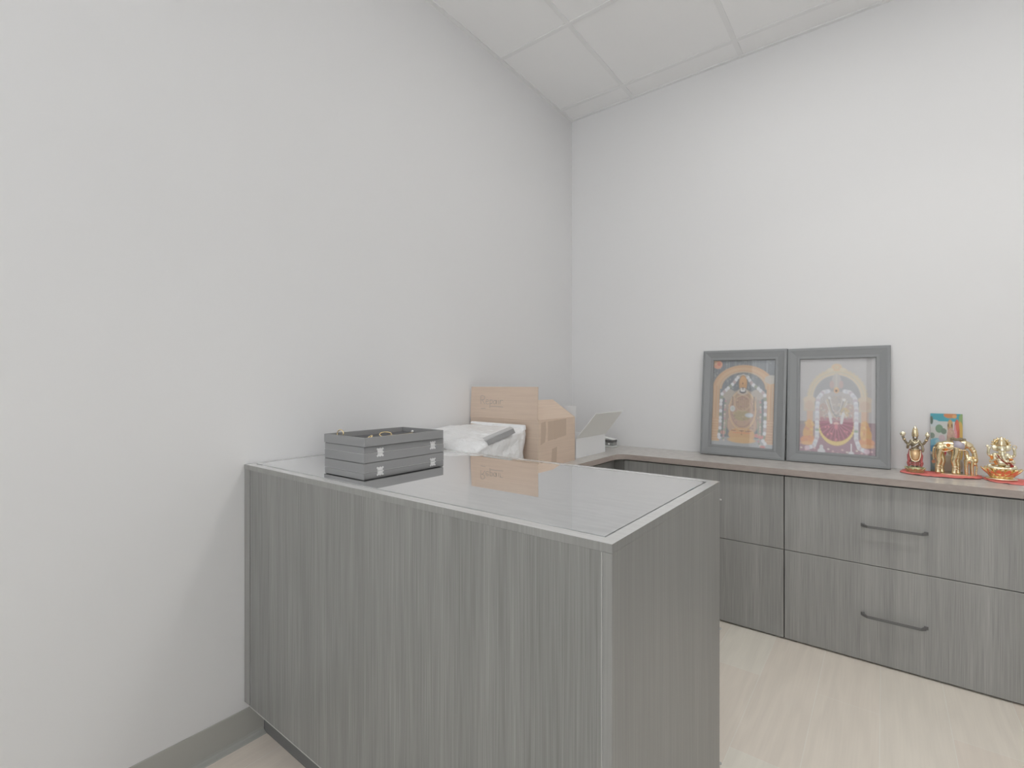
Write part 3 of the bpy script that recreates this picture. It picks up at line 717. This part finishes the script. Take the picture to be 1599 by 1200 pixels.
# folded lip along the top back edge, sticking out on the right
bm = poly_slab(bmesh.new(), [(.05,-1.030,.199),(.366,-1.030,.196),(.371,-1.034,.176),(.364,-1.040,.168),(.05,-1.040,.190)], (0,-.012,.001))
obj('folded_lip', bm, M['bag'], t)
d1 = Vector((.352,-1.285,.148)); d2 = Vector((.362,-1.118,.187))
bm = poly_slab(bmesh.new(), [d1, d2, d2+Vector((.012,.0,-.019)), d1+Vector((.012,0,-.019))], (.0015,0,.0008))
obj('grey_strip', bm, M['strip'], t)
bm = poly_slab(bmesh.new(), [d1+Vector((-.018,-.002,.009)), d2+Vector((-.016,0,.006)), d2+Vector((0,0,.0012)), d1+Vector((0,0,.0012))], (.0,0,.0012))
obj('fold_strip', bm, M['strip2'], t)

# ------------------------------------------------------------------ cloths under the statues
def cloth(pts, label, seed):
    bm = bmesh.new(); n = 40; c = Vector((sum(p[0] for p in pts)/len(pts), sum(p[1] for p in pts)/len(pts), 0))
    P = smoothpts([(x, y, 0) for x, y in pts]+[(*pts[0], 0)], 6)[:-1]
    rr = [bm.verts.new((c.x, c.y, .0022))]; rings = []
    for j in range(1, 9):
        f = j/8; ring = []
        for i, p in enumerate(P):
            q = c+(p-c)*f; w = noise.noise(Vector((q.x*38+seed, q.y*38, 2)))
            z = .0016 + (abs(w)*.009*max(0, (f-.55)/.45) if f < 1 else abs(w)*.007)
            wob = 1+.03*noise.noise(Vector((q.x*60, q.y*60, seed)))*(f == 1)
            q = c+(p-c)*f*wob; ring.append(bm.verts.new((q.x, q.y, z)))
        rings.append(ring)
    k = len(P)
    for i in range(k): bm.faces.new((rr[0], rings[0][i], rings[0][(i+1)%k]))
    for a, b in zip(rings, rings[1:]):
        for i in range(k): bm.faces.new((a[i], b[i], b[(i+1)%k], a[(i+1)%k]))
    o = obj('cloth', bm, M['cloth'], smooth=True, loc=(0,0,CT+.0002))
    s = o.modifiers.new('thick', 'SOLIDIFY'); s.thickness = .0014; s.offset = 1
    return tag(o, label, 'cloth', 'pink-red cloths under the statues')
cloth([(1.698,-.118),(1.712,-.04),(1.73,-.018),(1.80,-.03),(1.87,-.03),(1.93,-.03),(1.957,-.05),(1.955,-.115),(1.93,-.142),(1.885,-.165),(1.83,-.172),(1.785,-.178),(1.74,-.165)], 'pink-red cloth under the four-armed statuette and the animal statuette', 1)
cloth([(1.958,-.095),(1.972,-.06),(2.0,-.04),(2.06,-.035),(2.10,-.06),(2.115,-.13),(2.095,-.185),(2.05,-.195),(2.01,-.188),(1.975,-.165)], 'pink-red cloth under the seated elephant-headed statuette', 5)
CZ = CT+.0034

# ------------------------------------------------------------------ postcard leaning on the wall
t = thing('picture_card', 'bright teal and red picture card standing behind the animal statuette', 'card', (1.857,-.022,CT+.0005), (-.055,0,0))
obj('easel_stand', bx(-.012,.012,.0015,.0035,0,.12), M['whitecard'], t)
paint_card().mesh('card_print', .103, .253, t, (0,0,.0), M['print2'])

# ------------------------------------------------------------------ statuettes
ORG = mat('orange_enamel', lin((226,140,66)), .35, .3); RED = mat('red_enamel', lin((190,70,70)), .4, .3)
PAT = mat('dark_gold', (.34,.29,.20), .35, .8); PALE = mat('pale_gold', (.90,.83,.62), .25, .85); LIL = mat('lilac_enamel', lin((196,188,198)), .4, .2)
PINK = mat('pink_shawl', lin((208,120,118)), .5, .2); GO = add_bump(mat('orange_gold', (.88,.62,.36), .3, .8), (300,300,300), .4, .001)
def lotus(bm, r, z0, h, n=12, sy=1.0, flare=1.25):
    """ring of upturned petals round a core"""
    lathe(bm, [(r*.78, z0), (r*.95, z0+h*.15), (r*.72, z0+h*.55), (r*.85, z0+h), (r*.2, z0+h)], seg=32, sy=sy)
    for k in range(n):
        a = 2*PI*k/n
        c = Vector((r*.86*math.cos(a), r*.86*sy*math.sin(a), z0+h*.5))
        rot = Matrix.Rotation(a, 3, 'Z') @ Matrix.Rotation(math.radians(38), 3, 'Y')
        ell(bm, c, (r*.09, r*.235, h*.60), rot, 12, 8)
    return bm
# 1. standing four-armed figure
t = thing('deity_statuette', 'small standing four-armed gold figure with tall crown, nearest the picture frames', 'statuette', (1.7505,-.098,CZ)); t.scale = (.97,.97,.965)
obj('lotus_base', lotus(bmesh.new(), .034, 0, .023, 12), add_bump(mat('greenish_gold', (.60,.60,.36), .35, .75), (200,200,200), .3, .001), t, True)
bm = bmesh.new()                                             # body with both pairs of arms, one fused surface
for s_ in (-1, 1):
    tube(bm, [(s_*.008,0,.022),(s_*.009,0,.05),(s_*.010,0,.085)], [.0055,.0060,.009], 12); ell(bm, (s_*.009,-.006,.0255), (.0052,.010,.004))
    tube(bm, smoothpts([(s_*.013,.002,.135),(s_*.024,.003,.124),(s_*.033,.0,.134),(s_*.041,-.002,.152)]), .0048, 12)   # raised rear arms
    ell(bm, (s_*.0415,-.002,.156), (.0055,.004,.006))
    tube(bm, smoothpts([(s_*.014,-.002,.134),(s_*.024,-.004,.116),(s_*.026,-.012,.102 if s_>0 else .108),(s_*.025,-.020,.100 if s_>0 else .118)]), .0050, 12)
    ell(bm, (s_*.025,-.021,.099 if s_>0 else .120), (.005,.004,.007))
    ell(bm, (s_*.013,0,.136), (.0075,.0065,.0070))
ell(bm, (0,0,.124), (.0165,.0105,.019)); ell(bm, (0,0,.100), (.0145,.0105,.018)); tube(bm, [(0,0,.138),(0,0,.152)], .0058, 12); ell(bm, (0,-.001,.155), (.0098,.0098,.0115)); ell(bm, (0,-.0108,.155), (.0016,.002,.0028), None, 8, 6)
fuse(obj('body', bm, PAT, t, True), .0011, 2)
bm = lathe(bmesh.new(), [(.0108,.158),(.0120,.162),(.0112,.168),(.0118,.172),(.0104,.180),(.0100,.186),(.0078,.193),(.0050,.198),(.0022,.202),(.0008,.205)], seg=24)
obj('crown', bm, M['gold'], t, True)
obj('tilak_mark', poly_slab(bmesh.new(), [(-.0030,-.0115,.158),(-.0018,-.0128,.151),(.0018,-.0128,.151),(.0030,-.0115,.158)], (0,-.0010,0)), M['pearl'], t)
bm = lathe(bmesh.new(), [(.013,.098),(.0160,.095),(.0185,.080),(.0175,.060),(.0120,.050),(.004,.049)], seg=24, sy=.72)
obj('dhoti', bm, GO, t, True)
bm = bmesh.new()
tube(bm, smoothpts([(-.0180,-.004,.096),(-.0175,-.010,.075),(-.0120,-.0145,.056),(0,-.0162,.050),(.0120,-.0145,.056),(.0175,-.010,.075),(.0180,-.004,.096)]), .0022, 8)
obj('garland', bm, PALE, t, True); bm = bmesh.new()
tube(bm, smoothpts([(-.0110,-.004,.146),(-.0090,-.012,.136),(0,-.0145,.131),(.0090,-.012,.136),(.0110,-.004,.146)]), .0024, 8)
obj('garland', bm, PALE, t, True)
obj('belt', tube(bmesh.new(), [(-.0165,.0,.101),(-.010,-.0110,.100),(0,-.0132,.099),(.010,-.0110,.100),(.0165,.0,.101)], .0026, 8), M['gold'], t, True)
obj('sash', tube(bmesh.new(), [(-.010,-.0128,.111),(0,-.0138,.118),(.010,-.0118,.128)], .0016, 8), M['pearl'], t, True)
for s_ in (-1, 1):
    bm = tube(bmesh.new(), smoothpts([(s_*.017,.006,.100),(s_*.021,.007,.075),(s_*.020,.006,.050),(s_*.0235,.004,.040),(s_*.020,.004,.026)]), [.004]*6+[.0065]*6+[.006]*6+[.005]*7, 10)
    obj('shawl', bm, PINK, t, True)
for z in (.044,.036): obj('shawl_fold', tube(bmesh.new(), [(-.019,-.002,z),(-.010,-.0095,z-.002),(0,-.0125,z-.003),(.010,-.0095,z-.002),(.019,-.002,z)], .0024, 8), PINK, t, True)
bm = lathe(bmesh.new(), [(.001,-.0035),(.009,-.002),(.0102,0),(.009,.002),(.001,.0035)], seg=20, fl=lambda a, r, z: r*(1+.08*math.cos(8*a)))
obj('discus', bm, PALE, t, True, loc=(-.0425,-.003,.168), rot=(PI/2,0,0))
bm = bmesh.new(); ell(bm, (0,0,0), (.0085,.006,.0085)); ell(bm, (-.001,0,.008), (.0045,.004,.006)); ell(bm, (0,-.004,-.003), (.003,.003,.006))
obj('conch', bm, PALE, t, True, loc=(.0415,-.003,.166))
for s_ in (-1, 1): obj('armlet', tube(bmesh.new(), [(s_*.0365,-.001,.141),(s_*.0385,-.001,.146)], .0062, 12), M['gold'], t, True)

# 2. four-legged animal, neck arched down over a small calf
t = thing('animal_statuette', 'gold four-legged animal statuette arching its neck over a calf, before the bright card', 'statuette', (1.878,-.085,CZ), (0,0,0))
obj('plinth', prism(bmesh.new(), [(.058*math.cos(a)*1.12+.004, .022*math.sin(a)) for a in [2*PI*k/36 for k in range(36)]], 0, .0055), PALE, t)
bm = bmesh.new()
ell(bm, (-.018,0,.118), (.040,.019,.023)); ell(bm, (.014,0,.122), (.024,.0185,.022)); ell(bm, (-.045,0,.112), (.018,.017,.024))
for s_ in (-1, 1):
    tube(bm, smoothpts([(-.048,s_*.009,.110),(-.048+s_*.005,s_*.010,.080),(-.044+s_*.007,s_*.010,.055),(-.048+s_*.007,s_*.010,.032),(-.047+s_*.007,s_*.010,.008)],4), [.0155,.0150,.014,.013,.0120,.0112,.0108,.0102,.0098,.0094,.0090,.0088,.0086,.0086,.0088,.0095,.0105], 12)
    tube(bm, smoothpts([(.002,s_*.009,.115),(.004+s_*.004,s_*.010,.085),(.001+s_*.006,s_*.010,.060),(.004+s_*.006,s_*.010,.035),(.003+s_*.006,s_*.010,.008)],4), [.0155,.0150,.014,.013,.0120,.0112,.0108,.0102,.0098,.0092,.0088,.0086,.0082,.0082,.0085,.0092,.0100], 12)
    ell(bm, (-.046+s_*.007,s_*.010-.001,.009), (.0085,.0078,.0048)); ell(bm, (.004+s_*.006,s_*.010-.001,.009), (.0085,.0078,.0048))
tube(bm, smoothpts([(.018,0,.128),(.034,0,.130),(.048,0,.118),(.058,0,.098),(.061,0,.074)]), [.0165]*6+[.0130]*6+[.0100]*6+[.0085]*7, 14)
ell(bm, (.061,-.001,.066), (.0095,.0085,.015), Matrix.Rotation(.15,3,'Y')); ell(bm, (.0600,-.002,.051), (.0062,.0062,.0070))
tube(bm, smoothpts([(.064,0,.052),(.066,0,.035),(.064,0,.018),(.0655,0,.006)]), .0032, 8)
for s_ in (-1,1): ell(bm, (.0605,s_*.0115,.078), (.0035,.006,.0045))
tube(bm, smoothpts([(-.060,0,.120),(-.067,0,.105),(-.068,0,.080),(-.066,0,.058)]), .0034, 8)
fuse(obj('body', bm, M['gold'], t, True), .0012, 2)
bm = bmesh.new()                                            # calf
ell(bm, (.044,-.002,.068), (.0150,.0115,.0150))
for x in (.035,.052):
    for s_ in (-1,1): tube(bm, [(x,s_*.006,.066),(x-.001,s_*.006,.038),(x,s_*.006,.0055)], [.0085,.0062,.0055], 8)
tube(bm, [(.038,-.002,.074),(.034,-.002,.092)], [.0095,.008], 10); ell(bm, (.0335,-.004,.095), (.0080,.0075,.0105))
for s_ in (-1,1): ell(bm, (.0345,s_*.009,.101), (.0028,.005,.0038))
fuse(obj('calf', bm, M['gold'], t, True), .0012, 2)
bm = bmesh.new()                                            # saddle cloth with bead rows
lathe(bm, [(.0205,-.017),(.0208,0),(.0200,.016)], seg=24)
bmesh.ops.rotate(bm, verts=bm.verts, cent=(0,0,0), matrix=Matrix.Rotation(PI/2,3,'Y'))
bmesh.ops.translate(bm, verts=bm.verts, vec=(.012,0,.1225))
obj('saddle_cloth', bm, LIL, t, True)
obj('saddle_hem', (lambda b: ([ell(b, (-.004+.0042*k,-.0195,.106), (.0026,.002,.003)) for k in range(9)], b)[-1])(bmesh.new()), M['gold'], t, True)
bm = bmesh.new()
for r_ in range(2):
    for k in range(10): ell(bm, (-.012+.0048*k, -.004+.006*r_, .146+.0045*r_+.002*math.sin(k*1.3)), (.0036,.0036,.0042), None, 10, 6)
obj('howdah_beads', bm, PAT, t, True)
for p in ((-.022,-.0185,.124), (-.028,-.0165,.103)): obj('rosette', (lambda b: ([ell(b, (p[0]+.004*math.cos(a), p[1], p[2]+.004*math.sin(a)), (.0034,.002,.0034), None, 8, 6) for a in [2*PI*k/6 for k in range(6)]], b)[-1])(bmesh.new()), ORG, t, True)
for x in (-.048, .004):
    for z in (.026,.036,.074): obj('leg_band', tube(bmesh.new(), [(x-.004+.0105*math.cos(a), -.010+.0085*math.sin(a), z) for a in [2*PI*k/16 for k in range(16)]], .0016, 6, closed=True), PALE, t, True)
bm = bmesh.new()
tube(bm, smoothpts([(-.052,-.017,.118),(-.040,-.0195,.098),(-.022,-.0195,.101),(-.006,-.0195,.112)]), .0018, 6)
obj('garland', bm, PALE, t, True)

# 3. seated elephant-headed figure on a lotus
t = thing('elephant_headed_statuette', 'seated gold elephant-headed figure on an open lotus, rightmost statuette', 'statuette', (2.012,-.105,CZ))
obj('plinth', lathe(bmesh.new(), [(.044,0),(.046,.002),(.046,.005),(.040,.007)], seg=40, sy=.72), PALE, t, True)
bm = bmesh.new(); lathe(bm, [(.028,.006),(.036,.014),(.040,.030),(.037,.040),(.010,.041)], seg=32, sy=.72)
for row, (rr, zz, n, tl, ln) in enumerate(((.038,.024,12,28,.024),(.045,.029,12,44,.024),(.033,.036,12,16,.018))):
    for k in range(n):
        a = 2*PI*(k+.5*(row%2))/n
        rot = Matrix.Rotation(a, 3, 'Z') @ Matrix.Rotation(math.radians(tl), 3, 'Y')
        ell(bm, (rr*math.cos(a), rr*.72*math.sin(a), zz), (.0042,.0105,ln), rot, 12, 8)
obj('lotus_base', bm, add_bump(mat('warm_gold', (.88,.68,.38), .22, 1.0), (200,200,200), .3, .001), t, True)
bm = bmesh.new()
for s_ in (-1, 1):
    tube(bm, smoothpts([(s_*.010,0,.052),(s_*.027,-.008,.052),(s_*.034,-.014,.049),(s_*.018,-.024,.046),(s_*-.004,-.026,.046)]), [.011]*6+[.010]*6+[.008]*6+[.0062]*7, 12)
    ell(bm, (s_*-.007,-.026,.046), (.008,.0055,.0045))
    tube(bm, smoothpts([(s_*.017,.004,.098),(s_*.028,.003,.091),(s_*.037,0,.099),(s_*.036,-.001,.118)]), [.0062]*6+[.0052]*6+[.0046]*7, 12)   # raised rear arms
    ell(bm, (s_*.035,-.002,.122), (.0055,.004,.006))
    tube(bm, smoothpts([(s_*.018,-.003,.094),(s_*.029,-.008,.078),(s_*.031,-.018,.070),(s_*.023,-.026,.074 if s_>0 else .080)]), [.0066]*6+[.0058]*6+[.0050]*7, 12)
    ell(bm, (s_*.022,-.027,.076 if s_>0 else .084), (.0055,.005,.0065))
    ell(bm, (s_*.017,.002,.097), (.0090,.0080,.0080))
    ell(bm, (s_*.018,.002,.124), (.0105,.0030,.0125), Matrix.Rotation(s_*.35,3,'Y'))    # ears
ell(bm, (0,-.002,.068), (.0210,.0170,.0190)); ell(bm, (0,0,.086), (.0190,.0130,.0180)); tube(bm, [(0,0,.10),(0,0,.115)], .0090, 12)
ell(bm, (0,-.003,.124), (.0135,.0130,.0140)); ell(bm, (0,-.006,.134), (.0100,.0090,.0080))
tube(bm, smoothpts([(0,-.013,.122),(0,-.021,.110),(.001,-.024,.094),(.006,-.026,.080),(.013,-.028,.074),(.016,-.030,.080)]), [.0078]*6+[.0066]*6+[.0056]*6+[.0048]*6+[.0040]*7, 12)
for s_ in (-1,1): tube(bm, smoothpts([(s_*.007,-.013,.116),(s_*.010,-.021,.110),(s_*.0095,-.026,.112)],4), [.0024,.0024,.0022,.0022,.002,.0018,.0015,.0012,.001], 8)
fuse(obj('body', bm, PALE, t, True), .0012, 2)
bm = bmesh.new(); lathe(bm, [(.0135,.134),(.0145,.138),(.0115,.146),(.0120,.150),(.0080,.158),(.0035,.165),(.001,.169)], (0,-.002,0), seg=24)
obj('crown', bm, M['gold'], t, True)
bm = bmesh.new()
tube(bm, [(.0225*math.cos(a), .010, .137+.0225*math.sin(a)) for a in [2*PI*k/36 for k in range(36)]], .0034, 8, closed=True)
lathe_pts = [(.0215*math.cos(2*PI*k/36), .0215*math.sin(2*PI*k/36)) for k in range(36)]
poly_slab(bm, [(x, .009, .137+z) for x, z in lathe_pts], (0,.003,0))
for k in range(16):
    a = 2*PI*k/16; ell(bm, (.0265*math.cos(a), .010, .137+.0265*math.sin(a)), (.0032,.0022,.0032), None, 8, 6)
obj('halo', bm, M['gold'], t, True)
obj('axe', (lambda b: (tube(b, [(-.036,-.004,.112),(-.036,-.004,.134)], .0012, 6), ell(b, (-.0395,-.004,.130), (.0055,.0015,.0050)), b)[-1])(bmesh.new()), PALE, t, True)
obj('noose', tube(bmesh.new(), [(.036+.0055*math.cos(a), -.004, .130+.0075*math.sin(a)) for a in [2*PI*k/20 for k in range(20)]], .0014, 6, closed=True), M['gold'], t, True)
obj('sash', tube(bmesh.new(), smoothpts([(-.030,-.010,.092),(-.026,-.016,.080),(-.020,-.021,.068),(-.016,-.022,.060)]), .0062, 10, flat=.5), ORG, t, True)
obj('sash', tube(bmesh.new(), smoothpts([(.016,-.020,.070),(.024,-.018,.064),(.028,-.017,.056)]), .0055, 10, flat=.5), RED, t, True)
obj('sacred_thread', tube(bmesh.new(), smoothpts([(-.014,-.012,.098),(-.006,-.0195,.084),(.006,-.021,.072),(.016,-.017,.062)]), .0014, 6), RED, t, True)
obj('necklace', tube(bmesh.new(), smoothpts([(-.012,-.008,.104),(-.008,-.0145,.094),(0,-.0165,.090),(.008,-.0145,.094),(.012,-.008,.104)]), .0018, 6), M['gold'], t, True)
obj('sweet_bowl', lathe(bmesh.new(), [(.003,0),(.0065,.003),(.0070,.006),(.002,.009)], (.0225,-.029,.080), seg=16), ORG, t, True)
